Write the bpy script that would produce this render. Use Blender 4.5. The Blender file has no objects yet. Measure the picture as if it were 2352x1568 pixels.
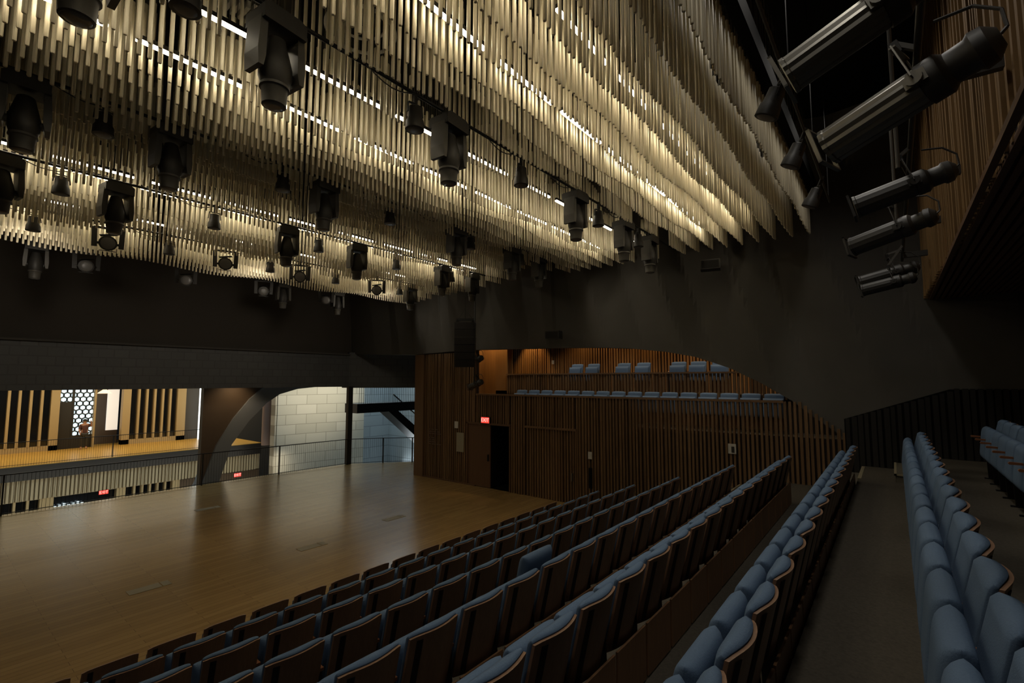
import bpy, math, random
from mathutils import Vector, Matrix
random.seed(7)
S = bpy.context.scene
COL = S.collection
PI = math.pi
# ------------------------------------------------------------------ camera
H = 4.035                                   # eye height above the stage floor (metres)
cam = bpy.data.cameras.new('camera'); camo = bpy.data.objects.new('camera', cam); COL.objects.link(camo)
cam.sensor_width = 36; cam.sensor_fit = 'HORIZONTAL'; cam.lens = 1100/2352*36
cam.clip_start = 0.05; cam.clip_end = 300
camo.location = (0, 0, H)
camo.rotation_euler = (PI/2 + math.radians(4.626), 0, math.radians(38.441))
S.camera = camo
# ------------------------------------------------------------------ world, exposure, big lights
w = bpy.data.worlds.new('world'); S.world = w; w.use_nodes = True
w.node_tree.nodes['Background'].inputs[0].default_value = (.75, .85, 1, 1)
w.node_tree.nodes['Background'].inputs[1].default_value = 0.003
S.view_settings.view_transform = 'Standard'; S.view_settings.look = 'None'
S.view_settings.gamma = 1; S.view_settings.use_curve_mapping = False
S.view_settings.exposure = 0.8
STRIP = 9.6                                 # radiance of the linear ceiling lights

def area(name, loc, rot, sx, sy, power, color):
    l = bpy.data.lights.new(name, 'AREA'); l.shape = 'RECTANGLE'; l.size = sx; l.size_y = sy
    l.energy = power; l.color = color
    o = bpy.data.objects.new(name, l); COL.objects.link(o); o.location = loc; o.rotation_euler = rot
    return o
def spot(name, loc, target, power, color, angle=80, blend=.6, r=.05):
    l = bpy.data.lights.new(name, 'SPOT'); l.energy = power; l.color = color
    l.spot_size = math.radians(angle); l.spot_blend = blend; l.shadow_soft_size = r
    o = bpy.data.objects.new(name, l); COL.objects.link(o); o.location = loc
    d = Vector(target) - Vector(loc); o.rotation_euler = d.to_track_quat('-Z', 'Y').to_euler()
    return o
# daylight that comes down through the atrium roof, the lobby ceiling lamps, and added fills
area('atrium_daylight', (-27, 8, 9.5), (0, math.radians(-32), 0), 5, 22, 430, (.72, .92, 1))
area('lobby_ceiling_light', (-35.4, 5, 4.35), (0, 0, 0), 4, 22, 290, (1, .84, .55))
area('lower_lobby_light', (-29, 6, -1.2), (0, math.radians(50), 0), 2, 18, 90, (1, .93, .75))
spot('block_wall_fill', (-24.2, 16.6, 4.4), (-30, 16.7, 3.3), 620, (1, .91, .70), 78, 1, .4)  # added fill without a fixture, brightens the block wall
area('stair_low_fill', (-27.5, 21.5, -3.0), (math.radians(90), 0, math.radians(-62)), 5, 2, 90, (.86, .96, 1))  # added low fill for the bright foot of the cool wall
area('stair_daylight', (-26, 21, 8.5), (math.radians(-15), 0, 0), 6, 6, 300, (.75, .92, 1))
# powers of the added fill spots below the pipe cans and over the seating
CAN_FILL = 9; SEATING_FILL = 56

# ------------------------------------------------------------------ materials
def mat(name, col, rough=.6, metal=0, spec=.5, emit=None, estr=0, var=0, scale=30, stretch=(1, 1, 1), bump=0):
    m = bpy.data.materials.new(name); m.use_nodes = True
    nt = m.node_tree; b = nt.nodes['Principled BSDF']
    b.inputs['Base Color'].default_value = (*col, 1); b.inputs['Roughness'].default_value = rough
    b.inputs['Metallic'].default_value = metal; b.inputs['Specular IOR Level'].default_value = spec
    if emit:
        b.inputs['Emission Color'].default_value = (*emit, 1); b.inputs['Emission Strength'].default_value = estr
    if var or bump:
        tc = nt.nodes.new('ShaderNodeTexCoord'); mp = nt.nodes.new('ShaderNodeMapping'); mp.inputs['Scale'].default_value = stretch
        n = nt.nodes.new('ShaderNodeTexNoise'); n.inputs['Scale'].default_value = scale; n.inputs['Detail'].default_value = 5
        nt.links.new(tc.outputs['Object'], mp.inputs[0]); nt.links.new(mp.outputs[0], n.inputs['Vector'])
        if var:
            mx = nt.nodes.new('ShaderNodeMix'); mx.data_type = 'RGBA'
            mx.inputs['A'].default_value = (*[c*(1-var) for c in col], 1); mx.inputs['B'].default_value = (*[min(1, c*(1+var)) for c in col], 1)
            nt.links.new(n.outputs['Fac'], mx.inputs['Factor']); nt.links.new(mx.outputs['Result'], b.inputs['Base Color'])
        if bump:
            bp = nt.nodes.new('ShaderNodeBump'); bp.inputs['Strength'].default_value = bump; bp.inputs['Distance'].default_value = .02
            nt.links.new(n.outputs['Fac'], bp.inputs['Height']); nt.links.new(bp.outputs[0], b.inputs['Normal'])
    return m
def slatwood(name, c1, c2, pitch, axis=0):
    """wood whose tone changes from board to board"""
    m = mat(name, c1, .5); nt = m.node_tree; b = nt.nodes['Principled BSDF']
    g = nt.nodes.new('ShaderNodeNewGeometry'); sx = nt.nodes.new('ShaderNodeSeparateXYZ')
    mu = nt.nodes.new('ShaderNodeMath'); mu.operation = 'DIVIDE'; mu.inputs[1].default_value = pitch
    fl = nt.nodes.new('ShaderNodeMath'); fl.operation = 'FLOOR'
    wn = nt.nodes.new('ShaderNodeTexWhiteNoise'); wn.noise_dimensions = '1D'
    mp = nt.nodes.new('ShaderNodeMapping'); mp.inputs['Scale'].default_value = (1, 1, .06) 
    n = nt.nodes.new('ShaderNodeTexNoise'); n.inputs['Scale'].default_value = 25; n.inputs['Detail'].default_value = 6
    ad = nt.nodes.new('ShaderNodeMath'); ad.operation = 'MULTIPLY_ADD'; ad.inputs[1].default_value = .45
    mx = nt.nodes.new('ShaderNodeMix'); mx.data_type = 'RGBA'
    mx.inputs['A'].default_value = (*c1, 1); mx.inputs['B'].default_value = (*c2, 1)
    L = nt.links.new
    L(g.outputs['Position'], sx.inputs[0]); L(sx.outputs[axis], mu.inputs[0]); L(mu.outputs[0], fl.inputs[0]); L(fl.outputs[0], wn.inputs['W'])
    L(g.outputs['Position'], mp.inputs[0]); L(mp.outputs[0], n.inputs['Vector'])
    sb = nt.nodes.new('ShaderNodeMath'); sb.operation = 'SUBTRACT'; sb.inputs[1].default_value = .25
    L(n.outputs['Fac'], sb.inputs[0])
    L(sb.outputs[0], ad.inputs[2]); L(wn.outputs['Value'], ad.inputs[0]); L(ad.outputs[0], mx.inputs['Factor'])
    L(mx.outputs['Result'], b.inputs['Base Color'])
    return m
def brickmat(name, c1, c2, mortar, sx, bw, bh, swiz, rough=.6, gap=.01, spec=.5, bump=0, off=.5, var=0):
    m = mat(name, c1, rough, spec=spec); nt = m.node_tree; b = nt.nodes['Principled BSDF']
    g = nt.nodes.new('ShaderNodeNewGeometry'); s = nt.nodes.new('ShaderNodeSeparateXYZ'); c = nt.nodes.new('ShaderNodeCombineXYZ')
    br = nt.nodes.new('ShaderNodeTexBrick'); br.inputs['Scale'].default_value = sx
    br.inputs['Brick Width'].default_value = bw; br.inputs['Row Height'].default_value = bh; br.inputs['Mortar Size'].default_value = gap
    br.offset = off
    br.inputs['Color1'].default_value = (*c1, 1); br.inputs['Color2'].default_value = (*c2, 1); br.inputs['Mortar'].default_value = (*mortar, 1)
    L = nt.links.new
    L(g.outputs['Position'], s.inputs[0]); L(s.outputs[swiz[0]], c.inputs[0]); L(s.outputs[swiz[1]], c.inputs[1]); L(c.outputs[0], br.inputs['Vector'])
    out = br.outputs['Color']
    if var:
        mp = nt.nodes.new('ShaderNodeMapping'); mp.inputs['Scale'].default_value = (6, 1.0, 1)
        n = nt.nodes.new('ShaderNodeTexNoise'); n.inputs['Scale'].default_value = 2.2; n.inputs['Detail'].default_value = 7
        mx = nt.nodes.new('ShaderNodeMix'); mx.data_type = 'RGBA'; mx.blend_type = 'MULTIPLY'
        rp = nt.nodes.new('ShaderNodeMapRange'); rp.inputs[3].default_value = 1-var; rp.inputs[4].default_value = 1+var*.6
        L(g.outputs['Position'], mp.inputs[0]); L(mp.outputs[0], n.inputs['Vector']); L(n.outputs['Fac'], rp.inputs[0])
        mx.inputs['Factor'].default_value = 1; L(out, mx.inputs['A']); L(rp.outputs[0], mx.inputs['B']); out = mx.outputs['Result']
    L(out, b.inputs['Base Color'])
    if bump:
        bp = nt.nodes.new('ShaderNodeBump'); bp.inputs['Strength'].default_value = bump; bp.inputs['Distance'].default_value = .02; bp.invert = True
        L(br.outputs['Fac'], bp.inputs['Height']); L(bp.outputs[0], b.inputs['Normal'])
    return m
M = {}
M['black'] = mat('black_paint', (.075, .066, .055), .7, spec=.2)
M['void'] = mat('black_ceiling', (.006, .006, .006), .9, spec=.1)
M['plaster'] = mat('charcoal_plaster', (.10, .094, .085), .75, spec=.25, var=.12, scale=1.5)
M['beam'] = brickmat('charcoal_tile', (.118, .123, .126), (.104, .108, .111), (.088, .092, .095), 1, .42, .30, (1, 2), .5, .02, bump=.35)
M['stage'] = brickmat('stage_planks', (.36, .230, .090), (.30, .187, .070), (.185, .11, .043), 1, 1.7, .13, (1, 0), .24, .0035, spec=.55, var=.16)
M['carpet'] = mat('dark_carpet', (.078, .068, .053), .95, spec=.1, var=.35, scale=40)
M['riser'] = mat('riser_carpet', (.030, .027, .022), .95, spec=.1)
M['slat'] = slatwood('walnut_slats', (.105, .058, .026), (.24, .14, .063), .11)
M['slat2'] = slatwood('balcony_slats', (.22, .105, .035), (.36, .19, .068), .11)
M['slat3'] = slatwood('fascia_slats', (.17, .094, .030), (.28, .160, .056), .10, 1)
M['panelwood'] = mat('walnut_panel', (.13, .068, .035), .45, var=.25, scale=14, stretch=(3, 3, .12))
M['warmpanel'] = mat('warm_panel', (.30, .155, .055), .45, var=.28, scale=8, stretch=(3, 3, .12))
M['backing'] = mat('slat_backing', (.028, .015, .008), .8)
M['soffit'] = slatwood('soffit_slats', (.11, .055, .03), (.17, .09, .045), .09)
M['chairwood'] = mat('chair_walnut', (.26, .145, .085), .4, var=.3, scale=18, stretch=(2, 2, .15))
M['kick'] = mat('kick_walnut', (.24, .125, .06), .45, var=.3, scale=18, stretch=(1, 2, .15))
M['armwood'] = mat('arm_wood', (.24, .09, .035), .4, var=.2, scale=20)
M['fabric'] = mat('blue_fabric', (.112, .172, .27), .85, spec=.2, var=.18, scale=120, bump=.15)
M['groove'] = mat('groove_black', (.010, .008, .007), .8)
M['metal'] = mat('dark_metal', (.03, .03, .03), .45, metal=.6)
M['castblack'] = mat('cast_black', (.035, .033, .030), .5)
M['lampgrey'] = mat('lamp_grey', (.085, .08, .07), .5)
M['alu'] = mat('fluted_aluminium', (.20, .19, .165), .40, metal=.75)
M['lens'] = mat('lens_glass', (.20, .20, .20), .08, spec=1)
M['lensface'] = mat('lens_face', (.17, .165, .16), .35)
M['rod'] = mat('rod_cream', (.72, .65, .48), .5, metal=.1, var=.12, scale=3)
M['wire'] = mat('rod_wire', (.30, .27, .21), .5, metal=.5)
M['strip'] = mat('strip_light', (1, 1, 1), .5, emit=(1, .88, .66), estr=STRIP)
M['white'] = mat('white_plate', (.55, .53, .48), .5)
M['beige'] = mat('beige_board', (.30, .265, .185), .6)
M['red'] = mat('exit_red', (.4, .01, .01), .5, emit=(1, .07, .045), estr=.55)
M['redtext'] = mat('exit_letters', (.8, .2, .2), .5, emit=(1, .42, .36), estr=.9)
M['letter'] = mat('pale_lettering', (.17, .11, .075), .6)
M['trim'] = mat('walnut_trim', (.17, .095, .045), .5, var=.2, scale=10, stretch=(2, 2, .1))
M['nosing'] = mat('step_nosing', (.27, .23, .145), .6)
M['steptop'] = mat('step_top', (.10, .088, .065), .9)
M['cream'] = mat('cream_wall', (.50, .38, .20), .6)
M['rib'] = mat('cream_rib', (.50, .42, .27), .6)
M['darkglass'] = mat('dark_window', (.012, .013, .016), .08, spec=.8)
M['lobbyfloor'] = mat('lobby_wood', (.62, .36, .075), .35, var=.15, scale=6)
M['slabblack'] = mat('slab_edge', (.02, .018, .017), .4)
M['block'] = brickmat('pale_block', (.62, .56, .45), (.52, .47, .37), (.33, .29, .22), 1, 1.3, .62, (1, 2), .6, .018)
M['coolconc'] = brickmat('cool_panels', (.36, .41, .43), (.30, .34, .36), (.18, .21, .22), 1, 2.2, .75, (1, 2), .5, .02)
M['arch'] = mat('arch_grey', (.22, .235, .25), .55)
M['brownwall'] = mat('brown_wall', (.105, .070, .042), .6, var=.15, scale=1.2)
M['greywall'] = mat('grey_wall', (.075, .068, .06), .7)
M['day'] = mat('daylight_pane', (1, 1, 1), .5, emit=(.72, .92, 1), estr=.6)
M['daywarm'] = mat('bright_pane', (1, 1, 1), .5, emit=(1, .94, .86), estr=.30)
M['slit'] = mat('bright_slit', (1, 1, 1), .5, emit=(.80, .95, 1), estr=1.1)
M['hex'] = mat('hex_screen', (.08, .10, .12), .5, metal=.3)
M['shade'] = mat('lamp_shade', (.8, .6, .4), .6, emit=(1, .72, .42), estr=.7)
M['pink'] = mat('pink_column', (.30, .20, .16), .6)
M['skin'] = mat('skin', (.45, .24, .16), .6)
M['cloth'] = mat('dark_clothes', (.10, .04, .035), .8)

# ------------------------------------------------------------------ mesh helper
class MB:
    def __init__(s): s.v = []; s.f = []
    def add(s, vs, fs):
        o = len(s.v); s.v += [tuple(p) for p in vs]; s.f += [tuple(i+o for i in f) for f in fs]; return s
    def box(s, x0, x1, y0, y1, z0, z1):
        return s.add([(x0,y0,z0),(x1,y0,z0),(x1,y1,z0),(x0,y1,z0),(x0,y0,z1),(x1,y0,z1),(x1,y1,z1),(x0,y1,z1)],
              [(0,3,2,1),(4,5,6,7),(0,1,5,4),(1,2,6,5),(2,3,7,6),(3,0,4,7)])
    def bar(s, p, q, w, h, up=(0, 0, 1)):
        p = Vector(p); q = Vector(q); d = (q-p).normalized(); r = d.cross(Vector(up))
        if r.length < 1e-4: r = d.cross(Vector((0, 1, 0)))
        r.normalize(); u = r.cross(d); vs = []
        for c in (p, q):
            for a, b in ((-1,-1),(1,-1),(1,1),(-1,1)): vs.append(c + r*a*w/2 + u*b*h/2)
        return s.add(vs, [(0,1,2,3),(7,6,5,4),(0,4,5,1),(1,5,6,2),(2,6,7,3),(3,7,4,0)])
    def lathe(s, p, q, prof, n=16, flute=0):
        """prof = [(t along p->q in metres, radius)]"""
        p = Vector(p); d = (Vector(q)-p).normalized()
        r = d.cross(Vector((0, 0, 1)))
        if r.length < 1e-4: r = Vector((1, 0, 0))
        r.normalize(); u = r.cross(d); vs = []; fs = []
        for t, R in prof:
            for i in range(n):
                a = 2*PI*i/n; R2 = R*(1 - (flute if i % 2 else 0))
                vs.append(p + d*t + (r*math.cos(a) + u*math.sin(a))*R2)
        k = len(prof)
        for j in range(k-1):
            for i in range(n):
                a = j*n+i; b = j*n+(i+1) % n
                fs.append((a, b, b+n, a+n))
        fs.append(tuple(reversed(range(n)))); fs.append(tuple(range((k-1)*n, k*n)))
        return s.add(vs, fs)
    def tube(s, p, q, r, n=8, r2=None):
        L = (Vector(q)-Vector(p)).length
        return s.lathe(p, q, [(0, r), (L, r if r2 is None else r2)], n)
    def poly(s, pts, r, n=6):
        for a, b in zip(pts, pts[1:]): s.tube(a, b, r, n)
        return s
    def prism(s, pts, ax, a0, a1):
        """pts 2D polygon in the plane normal to axis ax"""
        def P(p, a):
            return {'x': (a, p[0], p[1]), 'y': (p[0], a, p[1]), 'z': (p[0], p[1], a)}[ax]
        n = len(pts); vs = [P(p, a0) for p in pts] + [P(p, a1) for p in pts]
        return s.add(vs, [tuple(range(n)), tuple(reversed(range(n, 2*n)))] + [(i, i+n, (i+1) % n+n, (i+1) % n) for i in range(n)])
    def grid(s, fn, nu, nv, fnback=None):
        """closed cushion-like sheet: front fn(u,v), back fnback(u,v), u,v in 0..1"""
        vs = []; fs = []
        for F in ([fn] if fnback is None else [fn, fnback]):
            for i in range(nu+1):
                for j in range(nv+1): vs.append(F(i/nu, j/nv))
        W = nv+1; N = (nu+1)*W
        for i in range(nu):
            for j in range(nv):
                a = i*W+j; fs.append((a, a+1, a+W+1, a+W))
                if fnback: fs.append((N+a, N+a+W, N+a+W+1, N+a+1))
        if fnback:
            for j in range(nv):
                a = j; fs.append((a, N+a, N+a+1, a+1)); a = nu*W+j; fs.append((a+1, N+a+1, N+a, a))
            for i in range(nu):
                a = i*W; fs.append((a, a+W, N+a+W, N+a)); a = i*W+nv; fs.append((a+W, a, N+a, N+a+W))
        return s.add(vs, fs)
    def build(s, name, m, parent=None, smooth=False, fix=True):
        me = bpy.data.meshes.new(name); me.from_pydata([tuple(v) for v in s.v], [], s.f)
        if fix and len(s.f) < 60000:
            import bmesh
            bm = bmesh.new(); bm.from_mesh(me)
            if smooth == 'all': bmesh.ops.remove_doubles(bm, verts=bm.verts, dist=.0008); bmesh.ops.dissolve_degenerate(bm, edges=bm.edges, dist=.0005)
            bmesh.ops.recalc_face_normals(bm, faces=bm.faces); bm.to_mesh(me); bm.free()
        me.materials.append(M[m] if isinstance(m, str) else m)
        if smooth:
            for p in me.polygons: p.use_smooth = True
            if smooth != 'all': me.set_sharp_from_angle(angle=math.radians(40))
        me.update()
        o = bpy.data.objects.new(name, me); COL.objects.link(o)
        if parent: o.parent = parent
        return o
def tag(o, label, cat, group=None, kind=None):
    o['label'] = label; o['category'] = cat
    if group: o['group'] = group
    if kind: o['kind'] = kind
    return o
def struct(o, label=None):
    o['kind'] = 'structure'
    if label: o['label'] = label
    return o
def thing(name, label, cat, loc=(0, 0, 0), rz=0, group=None):
    o = bpy.data.objects.new(name, None); COL.objects.link(o); o.empty_display_size = .1
    o.location = loc; o.rotation_euler = (0, 0, rz); return tag(o, label, cat, group)
def dup(root, loc, rz, label, group=None, rot=None):
    r = root.copy(); COL.objects.link(r); r.location = loc; r.rotation_euler = rot if rot else (0, 0, rz); r['label'] = label
    if group: r['group'] = group
    for ch in list(root.children):
        c = ch.copy(); COL.objects.link(c); c.parent = r
        for g in list(ch.children):
            d = g.copy(); COL.objects.link(d); d.parent = c
    return r
ORD = ['first','second','third','fourth','fifth','sixth','seventh','eighth','ninth','tenth','eleventh','twelfth','thirteenth','fourteenth','fifteenth','sixteenth','seventeenth','eighteenth','nineteenth','twentieth','twenty-first','twenty-second','twenty-third','twenty-fourth']

# ================================================================== THE SETTING
YW = 13.85                                   # end wall plane
ROWX = [-6.80, -5.82, -4.82, -3.78, -2.77, -1.69, -0.59, 0.42, 1.45]
RISE = .298
FL = [RISE*i for i in range(9)]
PITCH = .572
# stage floor
b = MB()
b.prism([(-21.2,-6),(-6.72,-6),(-6.72,13.95),(-16.2,13.95),(-16.2,16.2),(-18.9,16.0),(-20.9,13.6),(-21.2,10),(-21.2,-6)][:-1], 'z', -.35, 0)
struct(b.build('floor', 'stage'), 'pale wooden stage floor of narrow planks')
# seating tiers
TE = [0]+[ROWX[i-1]-.06 for i in range(1, 9)]+[6.0]; TE[6] = ROWX[6]-.50
for i in range(1, 9):
    x0 = TE[i]; x1 = TE[i+1] if i < 8 else 6.0
    z0 = FL[i-1] - .3
    struct(MB().box(x0, x1, -3, YW, z0, FL[i]).build('floor', 'carpet'), 'dark carpeted seating tier under row %d' % (i+1))
# black ceiling and outer shell
struct(MB().box(-21.6, 8, -6, 16, 10.4, 10.7).build('ceiling', 'void'))
struct(MB().box(7.8, 8.0, -6, 14, 0, 10.4).build('wall_rear', 'plaster'))
struct(MB().box(-21.6, 8, -6.2, -6, -1, 10.4).build('wall_near', 'plaster'))
# proscenium beam over the lobby opening
b = MB(); b.box(-21.7, -21.1, -6, 13.6, 3.72, 5.30)
b.prism([(-21.7,13.6),(-21.1,13.6),(-18.95,16.05),(-16.2,16.3),(-16.2,16.9),(-19.2,16.7)], 'z', 3.66, 5.42)
o = b.build('wall_left', 'beam'); struct(o, 'charcoal tiled beam over the lobby opening')
struct(MB().box(-21.75, -21.25, -6, 13.9, 5.30, 10.4).build('wall_left', 'black'), 'black upper wall above the tiled beam')
struct(MB().box(-21.12, -20.98, -6, 13.6, 5.27, 5.33).build('trim_1', 'plaster'))
# folded charcoal plaster end wall with an arched lower edge
ARC = [(-21.4,5.36),(-18.4,5.21),(-16.4,5.14),(-14.5,5.20),(-12.65,5.22),(-8.65,5.13),(-7.3,5.08),(-6.29,5.01),(-5.2,4.87),(-4.33,4.69),(-3.42,4.35),(-2.69,3.96),(-2.01,3.52),(-1.56,3.13),(-.81,2.56),(-.3,2.0),(0,1.6),(8,1.6)]
def arc(x):
    for (a, za), (c, zc) in zip(ARC, ARC[1:]):
        if a <= x <= c: return za+(zc-za)*(x-a)/(c-a)
    return 5.2
FOLD = [-21.4,-19.2,-18.0,-17.3,-16.5,-15.7,-14.6,-13.9,-12.6,-11.6,-10.2,-9.3,-7.9,-7.0,-5.9,-4.7,-4.0,-2.7,-1.9,-.6,.5,2.2,3.4,5.2,6.5,8.2]
FDY = [0,.10,0,.14,.02,.16,.02,.17,.03,.15,0,.16,.02,.20,.03,.22,.02,.26,.03,.22,.05,.2,.03,.2,.03,.1]
def fold(u):
    for i in range(len(FOLD)-1):
        if FOLD[i] <= u <= FOLD[i+1]:
            return FDY[i]+(FDY[i+1]-FDY[i])*(u-FOLD[i])/(FOLD[i+1]-FOLD[i])
    return 0
b = MB(); NX = 300; NZ = 24; vs = []; fs = []
for i in range(NX+1):
    x = -21.4+29.4*i/NX; zl = arc(x)
    for j in range(NZ+1):
        z = zl+(10.4-zl)*j/NZ
        t = (z-3)/7.4
        u = x + .28*(z-5.2) if x > -9 else x+.10*(z-5.2)
        dy = -fold(min(8.1, max(-21.3, u)))*(.12+1.75*max(0, min(1, (z-3.6)/4.5))) - .55*max(0, t-.25)**1.5
        vs.append((x, YW-.02+dy, z))
for i in range(NX):
    for j in range(NZ):
        a = i*(NZ+1)+j; fs.append((a, a+1, a+NZ+2, a+NZ+1))
# thickness along the arched edge
base = len(vs)
for i in range(NX+1):
    v = vs[i*(NZ+1)]; vs.append((v[0], YW+.22, v[2]))
for i in range(NX): fs.append((i*(NZ+1), (i+1)*(NZ+1), base+i+1, base+i))
b.add(vs, fs); struct(b.build('wall_end', 'plaster', fix=False), 'folded charcoal plaster wall above the wooden wall')
# walnut slat wall under the plaster; door opening left free
def slats(bm, x0, x1, z0, z1, y=YW, pitch=.11, wid=.062, dep=.07, topfn=None):
    n = int(round((x1-x0)/pitch))
    for i in range(n):
        x = x0+(i+.2)*pitch
        zt = z1 if topfn is None else min(z1, topfn(x))
        if zt > z0+.02: bm.box(x, x+wid*(.8+.4*random.random()), y-dep*(.6+.5*random.random()), y+.02, z0, zt)
DX0, DX1, DZ = -12.02, -11.07, 2.33          # dark doorway
b = MB()
slats(b, -15.70, -13.2, 0, 5.14)
slats(b, -13.2, -12.72, 2.40, 5.18); slats(b, -12.72, DX1+.05, 2.40, 3.50)
slats(b, DX1+.06, -10.30, 0, 3.50)
slats(b, -10.30, -8.28, 0, 2.36); slats(b, -10.30, -8.28, 2.43, 3.50)
slats(b, -8.28, -.1, 0, 3.50, topfn=lambda x: arc(x)+.1)
struct(b.build('wall_end', 'slat'), 'dark walnut slat wall behind the stage and stairs')
b = MB()
b.box(-16.2, -13.2, YW+.02, YW+.10, 0, 5.2); b.box(-13.2, -12.72, YW+.02, YW+.10, 2.4, 5.2); b.box(-12.72, DX1, YW+.02, YW+.10, 2.4, 3.46)
b.box(DX1, -6.4, YW+.02, YW+.10, 0, 3.46); b.box(-6.4, 8, YW+.02, YW+.10, 0, 2.62)
struct(b.build('wall_end', 'backing'), 'dark backing of the slat wall')
struct(MB().box(-16.28, -15.72, YW-.12, YW+.16, 0, 5.14).build('trim_2', 'trim'), 'plain wooden end post of the slat wall')
struct(MB().box(-16.28, -16.14, YW+.16, 17.2, 0, 5.4).build('wall_end', 'plaster'))
struct(MB().box(-16.2, -12.75, YW-.09, YW+.0, 0, .05).build('baseboard_end', 'panelwood'))
struct(MB().box(-12.72, -2.2, YW-.09, YW+.06, 3.46, 3.52).build('trim_3', 'trim'), 'thin wooden cap of the slatted balcony front')
# doorway
d = MB(); d.box(-13.16, DX0, YW-.03, YW+.02, .02, DZ+.02)
dd = d.build('door_1', 'panelwood'); struct(dd, 'plain walnut door leaf standing beside the dark doorway')
MB().box(DX0-.10, DX0-.06, YW-.09, YW-.03, 1.0, 1.25).build('door_handle', 'metal', dd)
f = MB(); f.box(-13.24, -13.16, YW-.08, YW+.1, 0, 2.42); f.box(-13.24, DX1+.05, YW-.08, YW+.1, 2.35, 2.42); f.box(DX1, DX1+.05, YW-.08, YW+.3, 0, 2.38)
struct(f.build('trim_4', 'panelwood'), 'thin door frame round leaf and dark doorway')
b = MB(); b.box(-12.1, -12.0, YW+.1, YW+2, 0, 2.5); b.box(-11.1, -11.0, YW+.1, YW+2, 0, 2.5); b.box(-12.1, -11, YW+2, YW+2.1, 0, 2.5); b.box(-12.1, -11, YW+.1, YW+2.1, 2.35, 2.5); b.box(-12.1, -11, YW+.0, YW+2.1, -.2, 0)
struct(b.build('wall_end', 'void'), 'dark passage behind the doorway')
d = MB(); d.box(-10.34, -8.24, YW-.10, YW+.02, 2.36, 2.43); d.box(-8.29, -8.25, YW-.10, YW+.02, 0, 2.36)
dd = d.build('door_2', 'trim'); struct(dd, 'wide slatted double door flush in the wall, pale top rail')
MB().box(-8.42, -8.38, YW-.14, YW-.06, .75, 1.0).build('door_handle', 'alu', dd)
# right-hand wainscot along the stair aisle
b = MB()
slats(b, -.95, 2.0, 1.4, 3.9, YW-.12, .12, .09, .05, topfn=lambda x: 3.14+(x+.95)*.36 if x < .92 else 3.86)
struct(b.build('wall_end', 'groove'), 'black slatted wainscot rising along the stair aisle')
b = MB(); b.prism([(-.95,1.4),(8,1.4),(8,3.86),(.92,3.84),(-.95,3.13)], 'y', YW-.15, YW-.02)
struct(b.build('wall_end', 'void'), 'black backing of the wainscot')
# side balcony box above the slat wall
b = MB(); b.box(-12.75, 0, YW+.1, 15.0, 2.50, 2.62); b.box(-12.75, 0, 15.0, 16.9, 2.62, 3.62)
struct(b.build('floor', 'carpet'), 'balcony floor behind the slatted front')
b = MB(); slats(b, -12.15, 0, 3.5, 4.26, 15.0); struct(b.build('wall_balcony', 'slat'), 'second slatted balcony front')
struct(MB().box(-12.15, 0, 14.92, 15.04, 4.24, 4.29).build('trim_5', 'trim'))
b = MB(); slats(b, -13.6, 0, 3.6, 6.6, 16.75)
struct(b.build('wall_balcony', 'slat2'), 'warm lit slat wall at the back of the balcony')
struct(MB().box(-16, 0, 16.78, 16.9, 2.6, 6.6).build('wall_balcony', 'backing'))
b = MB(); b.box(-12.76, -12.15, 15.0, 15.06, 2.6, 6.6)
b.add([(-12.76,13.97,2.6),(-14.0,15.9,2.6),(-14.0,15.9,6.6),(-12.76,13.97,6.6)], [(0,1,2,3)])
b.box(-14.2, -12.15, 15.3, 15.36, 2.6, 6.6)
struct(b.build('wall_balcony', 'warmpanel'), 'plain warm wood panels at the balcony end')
struct(MB().box(-16, 0, 13.97, 16.9, 6.55, 6.65).build('ceiling', 'plaster'))

# upper right booth with a slatted wood face and dark soffit
b = MB(); n = 118
for i in range(n):
    y = 2.0+i*.10
    x = .86-(y-2.5)*.0212
    if 6.2 < y < 7.6 and False: continue
    zt = 9.9; zb = 5.80+.02*random.random()
    b.box(x-.035*random.random(), x+.06, y, y+.058, zb, zt)
struct(b.build('wall_booth', 'slat3'), 'slatted wooden face of the overhanging booth')
b = MB(); b.prism([(.93,1.5),(.66,YW-.2),(.80,YW-.2),(1.05,1.5)], 'z', 5.82, 10.3)
struct(b.build('wall_booth', 'backing'))
b = MB(); 
for i in range(70):
    x = .70+i*.09; b.box(x, x+.055, 1.0, YW-.1, 5.78, 5.84)
struct(b.build('ceiling', 'soffit'), 'dark slatted underside of the booth')
struct(MB().box(.8, 8, 1.0, YW-.1, 5.84, 5.95).build('ceiling', 'void'))

# ================================================================== CEILING LIGHT LINES
SEG0 = 1.33; SEGP = 1.372; SEGL = 1.13
SX = [-2.62, -3.44, -5.33, -6.33, -11.20, -11.77, -14.2, -15.1]
SZ = [3.97, 3.75, 3.75, 3.75, 3.88, 3.90, 3.90, 3.90]
proto = None
for k, x in enumerate(SX):
    for i in range(-1, 8):
        y = SEG0+SEGP*i
        lab = 'linear ceiling lamp, %s from the far wall, %s glowing line from the right' % (ORD[7-i], ORD[k])
        if proto is None:
            proto = thing('linear_light', lab, 'ceiling light', (x, y, H+SZ[k]), 0, 'linear lights among the hanging rods')
            MB().box(-.02, .02, 0, SEGL, -.03, 0).build('diffuser', 'strip', proto)
            hb = MB().box(-.024, .024, 0, SEGL, .001, .05); hb.build('housing', 'metal', proto)
            for q in (.15, 1.0): MB().tube((0, q, .05), (0, q, 2.6), .004, 4).build('hanger', 'metal', proto)
        else:
            dup(proto, (x, y, H+SZ[k]), 0, lab)

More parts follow.
